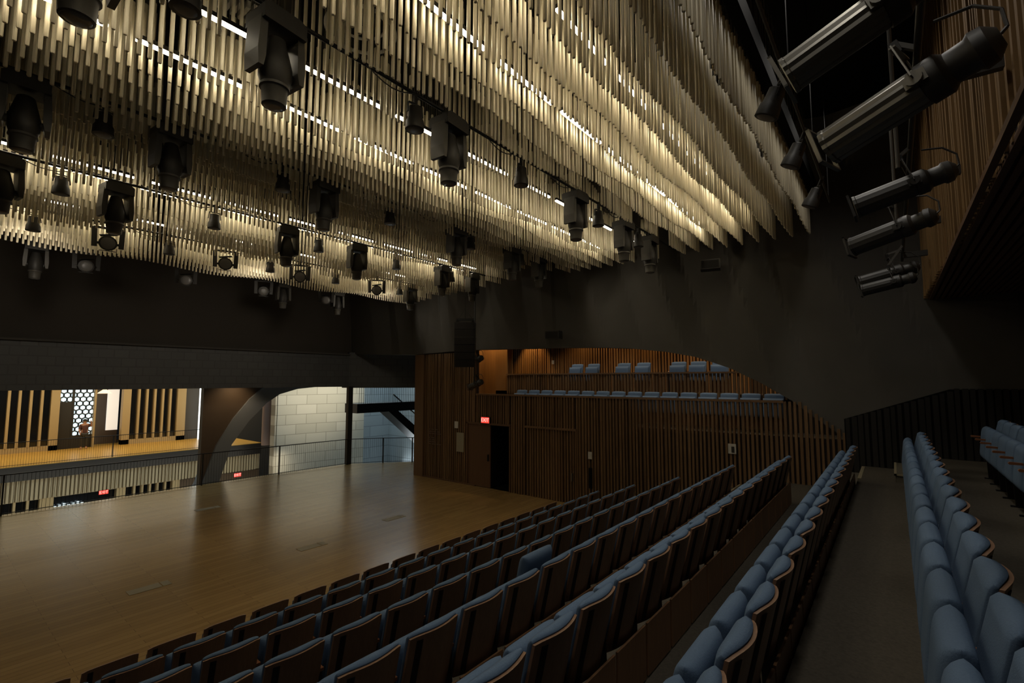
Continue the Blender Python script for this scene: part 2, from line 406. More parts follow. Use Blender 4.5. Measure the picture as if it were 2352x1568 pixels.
# ================================================================== HANGING RODS
PIPEX = [-4.65, -8.25, -11.1, -14.1, -17.4]
heads = {0: [.62, 2.08, 4.46, 7.84, 9.95, 11.43], 1: [.7, 2.23, 4.69, 8.2, 10.4, 11.7], 2: [.75, 2.2, 5.4, 7.3, 10.4, 11.8], 3: [11.6], 4: [1.9, 8.4, 10.6]}
pars = {0: [1.3, 3.85, 6.1, 8.75, 10.75], 1: [1.45, 3.9, 6.2, 8.7, 10.8], 2: [1.45, 3.84, 6.2, 8.6, 10.8], 3: [1.46, 3.9, 6.4, 8.5, 11.1]}
wash = {3: [2.7, 5.2, 7.3, 10.1], 4: [2.9, 5.3, 7.7, 10.1]}
YE = 13.0; RP = .095; RR = .021
fwd = Vector((-math.sin(math.radians(38.441))*math.cos(math.radians(4.626)), math.cos(math.radians(38.441))*math.cos(math.radians(4.626)), math.sin(math.radians(4.626))))
right = Vector((math.cos(math.radians(38.441)), math.sin(math.radians(38.441)), 0)); upv = right.cross(fwd)
rods = []
for k in range(41):
    x = -1.37-.365*k
    if any(abs(x-p) < .2 for p in PIPEX[:4]) or any(abs(x-p) < .07 for p in SX[1:4]): continue
    mid = math.sin(PI*min(1, max(0, (-x-8.05)/2.95)))**2
    n = int((YE+.4)/RP)
    for i in range(n+1):
        y = YE-RP*i
        zb = H+3.43 + .05*math.sin(y*1.9+k*.8)*min(1, (YE-y)/2.5) + .42*mid - .20*max(0, min(1, (-x-11)/4.5))
        Lr = 1.02+.27*math.sin(2*PI*(y/2.7+k*.23))*min(1, (YE-y)/1.5+.2)+.10*math.sin(y*4.1+k*2.1)+.04*random.random()
        if k == 0: Lr = .95
        if any(abs(x-PIPEX[p]) < .42 and any(abs(y-q) < .36 for q in heads.get(p, [])+wash.get(p, [])) for p in range(4)): continue
        if any(abs(x-PIPEX[p]) < .22 and any(abs(y-q) < .2 for q in pars.get(p, [])) for p in range(4)): continue
        rods.append((x+.012*math.sin(i*1.7+k), y, zb, Lr))
def inframe(r):
    d = Vector((r[0], r[1], r[2]+.3-H)); z = d.dot(fwd)
    if z < .3: return 0
    px = 1176+1100*d.dot(right)/z; py = 784-1100*d.dot(upv)/z
    if -10 < px < 2362 and -20 < py < 1568: return r[3]/z
    return 0
order = sorted(range(len(rods)), key=lambda i: -inframe(rods[i]))
near = set(order[:300])
NR = 6
def rodmesh(bm, x, y, zb, L, n=NR):
    bm.lathe((x, y, zb), (x, y, zb+L), [(0, RR*.75), (.012, RR), (L-.012, RR), (L, RR*.6)], n)
st = MB(); wi = MB()
def WT(x, y): return 8.95 if abs(x+6.6) < .22 and abs(y-2.45) < .75 else 10.4
for i, (x, y, zb, L) in enumerate(rods):
    if i in near:
        bm = MB(); rodmesh(bm, 0, 0, 0, L, 8)
        o = bm.build('hanging_rod', 'rod', smooth=True); o.location = (x, y, zb)
        tag(o, 'slim cream metal rod hanging upright in the wavy rod ceiling, near the top edge', 'ceiling rod', 'nearest rods of the hanging ceiling')
        wb = MB().tube((0, 0, L-.01), (0, 0, WT(x, y)-zb), .003, 3).build('hanging_wire', 'wire', o)
    else:
        rodmesh(st, x, y, zb, L, 6)
        wi.tube((x, y, zb+L-.01), (x, y, WT(x, y)), .003, 3)
o = st.build('hanging_rods', 'rod', smooth=True, fix=False)
tag(o, 'cream metal rods hung in parallel curtains across the whole hall ceiling', 'ceiling rods', kind='stuff')
wi.build('hanging_wires', 'wire', o, fix=False)
# dark steel edge along the right side of the rod field
tag(MB().box(-1.34, -1.20, -1.0, YE+.1, 8.45, 8.75).build('edge_beam', 'void'), 'black steel beam along the right edge of the rod ceiling', 'beam')
# hoop and duct glimpsed above the rods
def torus(bm, c, R, r, n=40, m=8):
    vs = []; fs = []
    for i in range(n):
        a = 2*PI*i/n
        for j in range(m):
            q = 2*PI*j/m; rr = R+r*math.cos(q)
            vs.append((c[0]+rr*math.cos(a), c[1]+rr*math.sin(a), c[2]+r*math.sin(q)))
    for i in range(n):
        for j in range(m):
            fs.append((i*m+j, ((i+1) % n)*m+j, ((i+1) % n)*m+(j+1) % m, i*m+(j+1) % m))
    bm.add(vs, fs)
h = thing('ceiling_hoop', 'pale metal double hoop glimpsed above the rods near the top edge', 'hoop', (-5.75, 3.75, 9.05))
hb = MB(); torus(hb, (0, 0, 0), .48, .025); hb.build('outer_ring', 'white', h, smooth=True)
hb = MB(); torus(hb, (0, 0, .12), .34, .02); hb.build('inner_ring', 'white', h, smooth=True)
hb = MB()
for a in (0, 2.1, 4.2): hb.tube((.48*math.cos(a), .48*math.sin(a), 0), (.48*math.cos(a), .48*math.sin(a), 1.35), .008, 5)
hb.build('hanger', 'wire', h)
h = thing('ventilation_grille', 'grey slotted duct grille above the rods beside the largest spotlight', 'grille', (-6.6, 2.45, 9.0))
hb = MB()
for i in range(14): hb.box(-.16, .16, -.6+i*.09, -.55+i*.09, -.05, .05)
hb.build('louvre', 'white', h); MB().box(-.18, .18, -.65, .70, .05, 1.4).build('duct', 'black', h)

# ================================================================== STAGE LIGHTS
def mh_proto():
    t = thing('moving_head_light', '', 'spotlight', (0, 0, 0), 0, 'moving head spotlights on the pipes')
    bb = MB(); bb.prism([(-.22,-.20),(.22,-.20),(.22,-.06),(.16,-.02),(-.16,-.02),(-.22,-.06)], 'x', -.17, .17)
    bb.build('base', 'castblack', t)
    MB().box(-.03, .03, -.13, -.09, -.03, .06).build('clamp', 'metal', t); MB().box(-.03, .03, .09, .13, -.03, .06).build('clamp', 'metal', t)
    for s in (-1, 1):
        a = MB(); a.prism([(s*.225,-.16),(s*.155,-.16),(s*.165,-.55),(s*.185,-.66),(s*.235,-.66),(s*.245,-.5)], 'x', -.12, .12)
        a.build('yoke_arm', 'lampgrey', t)
    hd = MB(); hd.lathe((0, 0, -.24), (0, 0, -1), [(0,.055),(.02,.085),(.14,.115),(.30,.155),(.42,.152),(.50,.125)], 18)
    hd.lathe((0, -.17, -.58), (0, .17, -.58), [(0,.05),(.34,.05)], 10)
    ho = hd.build('head', 'castblack', t, smooth=True)
    rg = MB(); rg.lathe((0, 0, -.735), (0, 0, -1), [(0,.135),(.03,.14),(.035,.128),(.045,.12),(.20,.112),(.21,.10)], 20); rg.build('lens_barrel', 'lampgrey', t, smooth=True)
    ln = MB(); ln.lathe((0, 0, -.944), (0, 0, -1), [(0,.096),(.010,.085),(.018,.05)], 18); ln.build('lens', 'lens', t, smooth=True)
    return t
def par_proto():
    t = thing('par_light', '', 'spotlight', (0, 0, 0), 0, 'small downlight cans on the pipes')
    k = MB(); k.box(-.02, .02, -.02, .02, -.12, .05); k.bar((0,-.10,-.12), (0,.10,-.12), .03, .012); k.bar((0,-.10,-.12), (0,-.115,-.26), .03, .012); k.bar((0,.10,-.12), (0,.115,-.26), .03, .012)
    k.build('yoke', 'metal', t)
    c = MB(); c.lathe((0, 0, -.15), (0, 0, -1), [(0,.05),(.015,.085),(.16,.095),(.20,.115),(.31,.122),(.315,.105)], 18); c.build('can', 'castblack', t, smooth=True)
    l = MB(); l.lathe((0, 0, -.455), (0, 0, -1), [(0,.10),(.012,.09),(.02,.05)], 16); l.build('lens', 'lensface', t, smooth=True)
    return t
def wash_proto():
    t = thing('wash_light', '', 'spotlight', (0, 0, 0), 0, 'round faced lights aimed at the seats')
    k = MB(); k.box(-.03, .03, -.02, .02, -.10, .05); k.bar((0,-.26,-.10), (0,.26,-.10), .05, .04)
    k.build('base', 'castblack', t)
    for s in (-1, 1): MB().bar((0, s*.25, -.10), (0, s*.24, -.55), .10, .05, (1, 0, 0)).build('yoke_arm', 'castblack', t)
    c = MB(); c.lathe((-.22, 0, -.42), (1, 0, -.62), [(0,.08),(.05,.13),(.25,.155),(.40,.17),(.405,.145)], 18)
    c.lathe((0, -.23, -.46), (0, .23, -.46), [(0,.03),(.46,.03)], 8)
    c.build('housing', 'castblack', t, smooth=True)
    d = Vector((1.22, 0, -.20)).normalized(); p = Vector((-.22, 0, -.42))+d*.401
    l = MB(); l.lathe(p, p+d, [(0,.14),(.015,.125),(.028,.07)], 18); l.build('lens', 'lensface', t, smooth=True)
    MB().bar(p+Vector((-.05,-.15,-.17)), p+Vector((-.05,.15,-.17)), .02, .012).build('barn_door', 'metal', t); MB().bar(p+Vector((-.05,-.15,.17)), p+Vector((0,.15,.22)), .16, .006).build('barn_door', 'metal', t)
    return t
MH = PAR = WA = None
PZ = H+3.68
pnames = ['nearest lighting pipe', 'second nearest lighting pipe', 'third lighting pipe', 'fourth lighting pipe', 'furthest lighting pipe']
DZP = [0, .12, 0, -.05, -.05]
for p, x in enumerate(PIPEX):
    z = PZ+DZP[p]
    t = thing('lighting_pipe', 'black pipe carrying stage lights, %s' % pnames[p], 'pipe', (x, 0, z))
    MB().tube((0, -1, 0), (0, YE+.2, 0), .024, 10).build('pipe', 'metal', t, smooth=True)
    for y in (0, 3.2, 6.6, 9.3, 12.9): MB().tube((0, y, .02), (0, y, 10.4-z), .008, 6).build('hanger', 'metal', t)
    random.seed(p)
    for y in (0.9, 3.1, 5.2, 6.9, 9.0, 11.0):
        MB().poly([(.03, y+.12*q, -.02-.10*math.sin(PI*q/6)) for q in range(7)], .008, 5).build('cable', 'castblack', t)
    for i, y in enumerate(heads.get(p, [])):
        lab = 'large black moving head spotlight, %s from the left, %s' % (ORD[i], pnames[p])
        if p == 0 and i == 1: lab = 'largest black moving head spotlight, hanging near the top left of the ceiling'
        if MH is None: MH = mh_proto(); MH['label'] = lab; MH.location = (x, y, z-.05)
        else: dup(MH, (x, y, z-.05), random.uniform(-.15, .15), lab)
    for i, y in enumerate(pars.get(p, [])):
        lab = 'small black can downlight, %s from the left, %s' % (ORD[i], pnames[p])
        if PAR is None: PAR = par_proto(); PAR['label'] = lab; PAR.location = (x, y, z-.02)
        else: dup(PAR, (x, y, z-.02), random.uniform(-.4, .4), lab)
    for i, y in enumerate(wash.get(p, [])):
        lab = 'round grey faced light aimed at the seats, %s from left, %s' % (ORD[i], pnames[p])
        az = math.atan2(0-y, 0-x)
        if WA is None: WA = wash_proto(); WA['label'] = lab; WA.location = (x, y, z-.02); WA.rotation_euler = (0, 0, az)
        else: dup(WA, (x, y, z-.02), az, lab)

# ---- profile spotlights on the pipe beside the booth
def profile_proto(flute, m1, m2):
    """built along -X: lens end at x=-.62, lamp house at x=+.45; hangs from z=+.42"""
    t = thing('profile_spotlight', '', 'spotlight', (0, 0, 0), 0, 'long profile spotlights beside the booth')
    bbm = MB(); bbm.lathe((.10, 0, 0), (-1, 0, 0), [(0,.13),(.01,.155),(.66,.155),(.67,.162),(.70,.162),(.705,.135)], 28, flute)
    bbm.build('lens_tube', m1, t, smooth=False)
    fm = MB()
    for a, c in ((-.168, -.150), (.150, .168)): fm.box(-.655, -.625, a, c, -.168, .168); fm.box(-.655, -.625, -.168, .168, a, c)
    fm.build('colour_frame', m1, t)
    hs = MB(); hs.lathe((.08, 0, 0), (1, 0, 0), [(0,.12),(.02,.165),(.14,.165),(.18,.125),(.30,.125),(.33,.15),(.40,.14),(.46,.07)], 20); hs.build('lamp_house', m2, t, smooth=True)
    sh = MB(); sh.box(.02, .16, -.175, .175, -.05, .05); sh.tube((.09, -.20, 0), (.09, .20, 0), .055, 14); sh.build('shutter_body', m1, t)
    yk = MB(); yk.bar((.09, -.205, 0), (.06, -.13, .36), .06, .010, (1, 0, 0)); yk.bar((.09, .205, 0), (.06, .13, .36), .06, .010, (1, 0, 0)); yk.box(.038, .082, -.14, .14, .35, .365)
    yk.build('yoke', m1, t)
    ck = MB(); ck.box(.03, .09, -.025, .025, .36, .47); ck.build('clamp', 'metal', t)
    cb = MB(); cb.poly([(.50, .0, 0), (.58, .02, .05), (.60, .04, .20), (.50, .05, .36), (.30, .04, .44)], .012, 6); cb.build('cable', 'castblack', t)
    return t
BX = .26; BZ = H+2.42
P1 = profile_proto(.07, 'alu', 'castblack'); P2 = profile_proto(.03, 'castblack', 'castblack')
def aim(front, rear):
    d = Vector(rear)-Vector(front); L = d.length
    e = math.atan2(d.z, math.hypot(d.x, d.y)); a = math.atan2(d.y, d.x)
    return (0, -e, a), L
HOOKS = []
def put_profile(first, src, front, rear, lab):
    rot, L = aim(front, rear); c = Vector(front)+(Vector(rear)-Vector(front))*(.64/1.10)
    if first: src.location = c; src.rotation_euler = rot; src['label'] = lab; o = src
    else: o = dup(src, c, 0, lab, rot=rot)
    s = L/1.10; o.scale = (s, s, s)
    from mathutils import Euler
    HOOKS.append(Vector(c)+Euler(rot).to_matrix() @ (Vector((.06, 0, .46))*s)); return o
def at(dh, rx, ry): return (rx*dh, ry*dh, H+dh)
put_profile(True, P1, at(1.95, -.24, 1.76), at(2.25, .14, 1.50), 'long fluted profile spotlight crossing the top right edge of the photo')
put_profile(False, P1, at(1.90, -.19, 2.43), at(2.20, .27, 1.95), 'long fluted profile spotlight with its full yoke in view at upper right')
put_profile(True, P2, at(1.88, -.14, 3.38), at(2.08, .26, 3.05), 'black profile spotlight, highest of the small ones against the booth wood')
put_profile(False, P2, at(1.88, -.21, 4.39), at(2.08, .23, 3.85), 'black profile spotlight with open round front, second small one down the booth')
put_profile(False, P2, at(1.86, -.24, 6.05), at(2.06, .20, 5.50), 'black profile spotlight, upper of the lowest pair beside the booth')
put_profile(False, P2, at(1.66, -.24, 6.60), at(1.80, .20, 6.05), 'black profile spotlight, lowest and furthest beside the booth')
t = thing('booth_light_pipe', 'black pipe along the booth carrying the long profile spotlights', 'pipe', (BX, 0, BZ))
MB().tube((0, 1.2, 0), (0, 12.4, 0), .024, 10).build('pipe', 'metal', t, smooth=True)
for y in (4.9, 7.2, 9.3, 11.6): MB().bar((.0, y, -.06), (.58-(y-2.5)*.0212-.03, y+.02, -.06), .07, .10).build('bracket', 'castblack', t)
for y in (5.9, 8.1): MB().tube((-.12, y, -.35), (-.12, y, 1.2), .018, 8).build('upright', 'lampgrey', t, smooth=True)
for h in HOOKS:
    MB().bar((h.x-BX, h.y, h.z-BZ), (0, h.y, 0), .035, .035).build('hook_arm', 'lampgrey', t)
t = thing('hanging_cable', 'black power cables drooping from the dark ceiling beside the booth wood', 'cable', (.35, 3.4, 7.4))
k = MB(); k.poly([(.05+.04*math.sin(q*.9), .25+.10*q*.3, 2.9-.35*q) for q in range(10)], .014, 6); k.poly([(.20+.05*math.cos(q*.7), .5+.02*q, 2.9-.36*q) for q in range(9)], .012, 6)
k.build('cable', 'castblack', t, smooth=True)
# ---- small cans on the pipe at the edge of the rod field
ex = -.83; ez = H+3.6
t = thing('lighting_pipe', 'thin pale pipe hung beside the right edge of the rod ceiling', 'pipe', (ex, 0, ez))
MB().tube((0, 3.5, 0), (0, 11.4, 0), .018, 8).build('pipe', 'lampgrey', t, smooth=True)
for y in (4.6, 6.6, 8.9, 11.2): MB().tube((0, y, 0), (0, y, 10.4-ez), .008, 6).build('hanger', 'metal', t)
for i, (y, lab) in enumerate([(6.2, 'small spotlight can under the pale pipe, close below the top right long spotlight'), (7.9, 'small spotlight can under the pale pipe, middle one, beside the fluted barrel front'), (10.0, 'small spotlight can under the pale pipe, lowest and furthest')]):
    o = dup(PAR, (ex, y, ez), .6, lab, 'cans beside the rod ceiling edge', rot=(.25, .35, .6)); o.scale = (1.1, 1.1, 1.1)

# ================================================================== LINE ARRAY SPEAKER
t = thing('line_array_speaker', 'tall black curved loudspeaker column hanging in front of the wooden wall', 'loudspeaker', (-11.5, 11.85, 6.05), math.radians(-52))
k = MB(); z = 0; x = 0; zz = []
for i in range(6):
    a = math.radians(2+i*2.6)
    h = .265
    p0 = (x, z); p1 = (x-h*math.sin(a), z-h*math.cos(a)); zz.append((p0, p1, a)); x, z = p1
for i, (p0, p1, a) in enumerate(zz):
    kb = MB(); d = .42*math.cos(a); e = .42*math.sin(a)
    kb.prism([(p0[0], p0[1]-.006), (p0[0]-d, p0[1]+e-.006-.02), (p1[0]-d, p1[1]+e+.006+.02), (p1[0], p1[1]+.006)], 'y', -.36, .36)
    kb.build('cabinet', 'castblack', t)
    g = MB(); g.prism([(p0[0]+.002, p0[1]-.012), (p0[0]+.012, p0[1]-.012), (p1[0]+.012, p1[1]+.012), (p1[0]+.002, p1[1]+.012)], 'y', -.34, .34); g.build('grille', 'groove', t)
k = MB(); k.box(-.40, .02, -.30, -.25, .02, .08); k.box(-.40, .02, .25, .30, .02, .08); k.box(-.25, -.18, -.3, .3, .05, .14); k.build('rigging_frame', 'metal', t)
k = MB(); k.tube((-.2, 0, .14), (-.2, 0, 4.3), .008, 6); k.tube((-.38, -.28, .08), (-.2, 0, .5), .006, 5); k.tube((.0, .28, .08), (-.2, 0, .5), .006, 5); k.build('hanging_cable', 'metal', t)
for q, (dz, lab) in enumerate([(4.75, 'small black spotlight behind the loudspeaker column, upper of two on a pole'), (3.895, 'small black spotlight below the loudspeaker column, lower of two on a pole')]):
    o = dup(P2, (-11.8, 12.8, dz), 0, lab, 'spotlights on the pole by the loudspeaker column', rot=(0, math.radians(-14), math.radians(-15)))
    o.scale = (.72, .72, .72)
t = thing('light_pole', 'thin black pole hanging behind the loudspeaker column with two spotlights', 'pole', (-12.02, 12.93, 3.9))
MB().tube((0, 0, 0), (0, 0, 6.5), .02, 8).build('pole', 'metal', t)
k = MB(); k.bar((-.02, 0, .25), (.28, -.1, .30), .03, .03); k.bar((-.02, 0, 1.07), (.28, -.1, 1.12), .03, .03); k.build('arm', 'metal', t)
# wall speakers
for i, (x, z, lab) in enumerate([(-3.62, 7.05, 'small black box loudspeaker on the dark plaster wall, right one below the rods'), (-8.75, 5.53, 'small black box loudspeaker on the dark plaster wall just above the balcony')]):
    t = thing('wall_speaker', lab, 'loudspeaker', (x, YW-.75-(.15 if i == 0 else -.15), z), math.radians(14), 'wall speakers')
    k = MB(); k.prism([(-.19,-.13),(.19,-.13),(.19,.10),(.14,.14),(-.19,.12)], 'x', -.24, .24); k.build('cabinet', 'castblack', t)
    MB().box(-.21, .21, -.20, -.191, -.11, .09).build('grille', 'groove', t)
    MB().bar((0, .15, .02), (0, .9, .08), .06, .06).build('bracket', 'metal', t)

# ================================================================== WALL FITTINGS
def text(name, body, size, m, loc, rot, parent=None, ext=.004):
    c = bpy.data.curves.new(name, 'FONT'); c.body = body; c.size = size; c.extrude = ext; c.align_x = 'CENTER'; c.align_y = 'CENTER'
    tmp = bpy.data.objects.new(name, c); COL.objects.link(tmp)
    bpy.context.view_layer.update()
    me = bpy.data.meshes.new_from_object(tmp.evaluated_get(bpy.context.evaluated_depsgraph_get()))
    bpy.data.objects.remove(tmp); bpy.data.curves.remove(c)
    me.materials.clear(); me.materials.append(M[m])
    o = bpy.data.objects.new(name, me); COL.objects.link(o); o.location = loc; o.rotation_euler = rot
    if parent: o.parent = parent
    return o
def exit_sign(loc, rz, wd, ht, lab):
    t = thing('exit_sign', lab, 'exit sign', loc, rz)
    MB().box(-wd/2, wd/2, -.02, .04, -ht/2, ht/2).build('housing', 'metal', t)
    MB().box(-wd/2+.01, wd/2-.01, -.028, -.021, -ht/2+.01, ht/2-.01).build('face', 'red', t)
    text('lettering', 'EXIT', ht*.80, 'redtext', (0, -.034, 0), (PI/2, 0, 0), t)
    return t
exit_sign((-12.18, YW-.12, 2.53), 0, .42, .24, 'red lit exit sign above the dark doorway in the wooden wall')
def plate(name, lab, cat, x0, x1, z0, z1, m='white', y=YW-.08, d=.02):
    o = MB().box(x0, x1, y-d, y, z0, z1).build(name, m); return tag(o, lab, cat)
plate('wall_plate', 'small white control plate on the slat wall left of the door', 'wall plate', -13.86, -13.66, 2.13, 2.40)
plate('notice_board', 'tall beige notice panel on the slat wall beside the door', 'notice board', -13.74, -13.34, 1.22, 1.97, 'beige')
plate('wall_plate', 'small white switch plate above the dark slot right of the wide slatted door', 'wall plate', -7.80, -7.66, 1.52, 1.75)
plate('wall_slot', 'tall narrow black recess in the slat wall below a white plate', 'recess', -7.79, -7.68, .60, 1.24, 'void', YW-.05, .04)
t = thing('wall_sign', 'small white sign with dark marks on the slat wall above the back rows', 'sign', (-3.45, YW-.10, 2.22))
MB().box(-.10, .10, 0, .02, -.13, .13).build('panel', 'white', t)
MB().box(-.015, .06, -.006, -.001, -.10, .06).build('symbol', 'castblack', t)
plate('wall_plate', 'tiny white plate on the bright slat wall high in the balcony', 'wall plate', -11.10, -10.98, 4.70, 4.86, 'white', 16.66)
b = MB(); random.seed(3)
for r, (n, w0) in enumerate([(3, .62), (3, .78), (3, .86), (0, 0), (2, .40), (2, .42), (2, .5), (3, .8)]):
    x = -15.42
    for q in range(n):
        l = w0/n*(.7+.3*random.random()); 
        if n: b.box(x, x+l, YW-.095, YW-.088, 1.98-r*.085, 2.015-r*.085)
        x += l+.04
tag(b.build('wall_lettering', 'letter'), 'faint pale lettering in short lines low on the left slat wall', 'lettering')
o = MB().tube((-13.97, YW-.10, 0), (-13.97, YW-.10, 5.15), .014, 8).build('wall_conduit', 'trim'); tag(o, 'thin vertical conduit on the slat wall left of the white plate', 'conduit')
# floor hatches on the stage
for i, (x, y, lab) in enumerate([(-11.58, 3.18, 'pale floor socket hatch in the stage, nearest to the camera'), (-11.3, 6.38, 'pale floor socket hatch in the middle of the stage'), (-17.15, 6.14, 'pale floor socket hatch near the lobby edge of the stage'), (-11.7, 9.14, 'pale floor socket hatch near the wooden end wall')]):
    t = thing('floor_hatch', lab, 'floor hatch', (x, y, 0), 0, 'floor hatches in the stage')
    MB().box(-.13, .13, -.32, .20, 0, .006).build('lid', 'beige', t); MB().box(-.13, .13, .22, .36, 0, .006).build('cable_flap', 'beige', t)

# ================================================================== AISLE STEPS at the end wall
for i in range(1, 9):
    xr = TE[i]
    t = thing('aisle_step', 'carpeted half step with pale nosing by the end wall, %s from the stage' % ORD[i-1], 'step', (xr, 12.55, FL[i-1]), 0, 'half steps of the end wall aisle')
    MB().box(-.42, -.001, -.62, 1.05, .001, RISE*.5).build('tread', 'steptop', t)
    k = MB(); k.box(-.44, -.40, -.64, 1.05, RISE*.5-.025, RISE*.5+.006); k.box(-.44, -.001, -.64, -.60, RISE*.5-.025, RISE*.5+.006)
    k.build('nosing', 'nosing', t)
    o = MB().box(xr-.01, xr+.05, 11.93, 13.6, FL[i]-.02, FL[i]+.006).build('step_nosing', 'nosing')
    tag(o, 'pale nosing strip on the tier edge by the end wall, %s tier up' % ORD[i-1], 'nosing', 'tier edge nosings')

# ================================================================== THEATRE SEATS (face -X, origin on the floor under the back's top edge)
def back_x(u, z):                            # u -1..1 across, z height
    return -.135+.135*(z-.42)/.57 - .055*u*u
def make_seat(front=False):
    t = thing('theatre_seat', '', 'theatre seat', (0, 0, 0), 0, 'theatre seats')
    W = .243
    zt = .985
    def shell(off):
        def F(a, c):
            u = 2*a-1; z = .40+(zt-.40)*c - .016*abs(u)**6*c
            return (back_x(u*(.3 if front else 1), z)+off, u*W, z)
        return F
    MB().grid(shell(0), 10, 6, shell(-.020)).build('back_shell', 'chairwood', t, smooth=True)
    zp = .93 if front else 1.005
    def padf(a, c):
        u = -math.cos(PI*a); c = .5-.5*math.cos(PI*c); z = .43+(zp-.43-.022*abs(u)**6)*c
        th = .030+.070*(1-u*u)**.7
        e = min(1, c/.10)*min(1, (1-c)/.06+.25)
        return (back_x(u*(.3 if front else 1), z)-.022-th*(e**.5), u*(W-.004), z)
    def padb(a, c):
        u = -math.cos(PI*a); c = .5-.5*math.cos(PI*c); z = .43+(zp-.008-.43-.022*abs(u)**6)*c
        return (back_x(u*(.3 if front else 1), z)-.0215, u*(W-.004), z)
    MB().grid(padf, 14, 14, padb).build('back_pad', 'fabric', t, smooth='all')
    def gr(off):
        def F(a, c):
            u = -.80+.19*a; z = .42+.53*c
            return (back_x(u*(.3 if front else 1), z)+off, u*W, z)
        return F
    MB().grid(gr(.004), 2, 5, gr(-.004)).build('back_groove', 'groove', t)
    def pan(sg):
        def F(a, c):
            u = -math.cos(PI*a); v = -math.cos(PI*c); z = (.54+.16*v) if front else .62+.26*v; c = (v+1)/2
            th = .068*(1-abs(v)**8)**.5*(1-abs(u)**12)**.5
            return (-.262-.055*(1-c)+sg*th, u*.252, z)
        return F
    MB().grid(pan(-1), 16, 16, pan(1)).build('seat_pad', 'fabric', t, smooth='all')
    a = MB(); a.prism([(-.285,.665),(-.295,.680),(-.28,.695),(-.17,.690),(-.17,.665)], 'y', .266, .306); a.build('armrest', 'armwood', t)
    s = MB(); s.prism([(-.28,0),(-.16,0),(-.18,.665),(-.30,.665)], 'y', .276, .296); s.box(-.33, -.12, .268, .304, 0, .02); s.build('standard', 'metal', t)
    MB().box(-.098, -.080, -.268, .264, .02, .45).build('kick_panel', 'kick', t)
    return t
SEAT = make_seat(); FRONT = make_seat(True)
PH = [1.82, 2.357, 1.694, 1.746, 2.298, 2.339, 3.465, 4.31, 11.35]
YEND = [10.75, 11.15, 11.25, 11.25, 11.45, 11.65, 11.75, 11.9, 11.6]
rown = ['front row by the stage', 'second row from the stage', 'third row from the stage', 'fourth row from the stage', 'fifth row from the stage', 'sixth row from the stage', 'seventh row from the stage', 'eighth row from the stage', 'short row at right edge']
used = {}
for r in range(9):
    ph = PH[r] % PITCH
    ymin = {0: .95, 1: .9, 2: .9, 3: .9, 4: .85, 5: .8, 6: .95, 7: 1.2, 8: 6.6}[r]
    ys = []
    y = YEND[r]-((YEND[r]-ph) % PITCH)
    while y > ymin: ys.append(y); y -= PITCH
    for n, yr in enumerate(ys):
        lab = 'blue walnut-backed seat, %s from the end wall, %s' % (ORD[n], rown[r])
        src = FRONT if r == 0 else SEAT
        loc = (ROWX[r], yr-.243, FL[r])
        if src.name not in used: used[src.name] = 1; src.location = loc; src['label'] = lab; o = src
        else: o = dup(src, loc, 0, lab)
        if r == 8:
            for c in o.children:
                if c.name.startswith('armrest'): c.location = (-.17, 0, .02); c.scale = (1, 1, 1)
        o['group'] = 'seats of the ' + rown[r].split(',')[0]
        if r == 4 and n == int((YEND[4]-4.05)/PITCH):
            for c in o.children:
                if c.name.startswith('seat_pad'):
                    c.location = (-.16, 0, .11); c.rotation_euler = (0, math.radians(6), 0)
            o['label'] = 'blue seat in the fifth row whose pad stands up above its back'
# balcony seats, facing the hall
for n in range(16):
    x = -2.55-n*.572
    o = dup(SEAT, (x, 14.75, 2.665), PI/2, 'blue balcony seat behind the slatted front, %s from the right in lower row' % ORD[n], 'lower balcony seats')
for n, x in enumerate([-4.14, -4.80, -5.42, -6.61, -7.33, -8.52, -9.21]):
    dup(SEAT, (x, 15.65, 3.63), PI/2, 'blue balcony seat seen above the upper slatted front, %s from the right' % ORD[n], 'upper balcony seats')

# ================================================================== LOBBY BEYOND THE STAGE
# near balustrade on the stage edge
def balustrade(name, lab, pts, z0, h, pitch=.09):
    t = thing(name, lab, 'railing', (0, 0, 0))
    tr = MB(); inf = MB()
    for (a, c) in zip(pts, pts[1:]):
        A = Vector((a[0], a[1], z0)); B = Vector((c[0], c[1], z0)); d = B-A; L = d.length
        tr.bar(A+Vector((0, 0, h)), B+Vector((0, 0, h)), .05, .03)
        n = int(L/pitch)
        for i in range(n):
            q = A+d*((i+.5)/n); inf.tube(q, q+Vector((0, 0, h)), .0045, 4)
        inf.bar(A+Vector((0, 0, .06)), B+Vector((0, 0, .06)), .02, .02)
    tr.build('top_rail', 'metal', t); inf.build('infill', 'metal', t)
    for a in pts:
        MB().box(a[0]-.02, a[0]+.02, a[1]-.02, a[1]+.02, z0, z0+h).build('post', 'metal', t)
    return t
balustrade('balustrade', 'dark balustrade with thin upright bars along the lobby edge of the stage', [(-21.05, -4), (-21.05, 2), (-21.05, 7.3), (-20.9, 10.2), (-20.75, 13.4), (-19.85, 14.8), (-18.85, 15.8), (-16.4, 16.0)], 0, 1.2)
balustrade('balustrade', 'dark balustrade with thin upright bars on the far lobby floor edge', [(-32.5, -4), (-32.5, 2), (-32.5, 7), (-32.5, 11.4)], 0, 1.12)
# steel column between the two lobby views
tag(MB().box(-20.99, -20.80, 13.42, 13.66, 0, 3.74).build('column', 'castblack'), 'slim dark steel column between the arch view and the stair view', 'column')
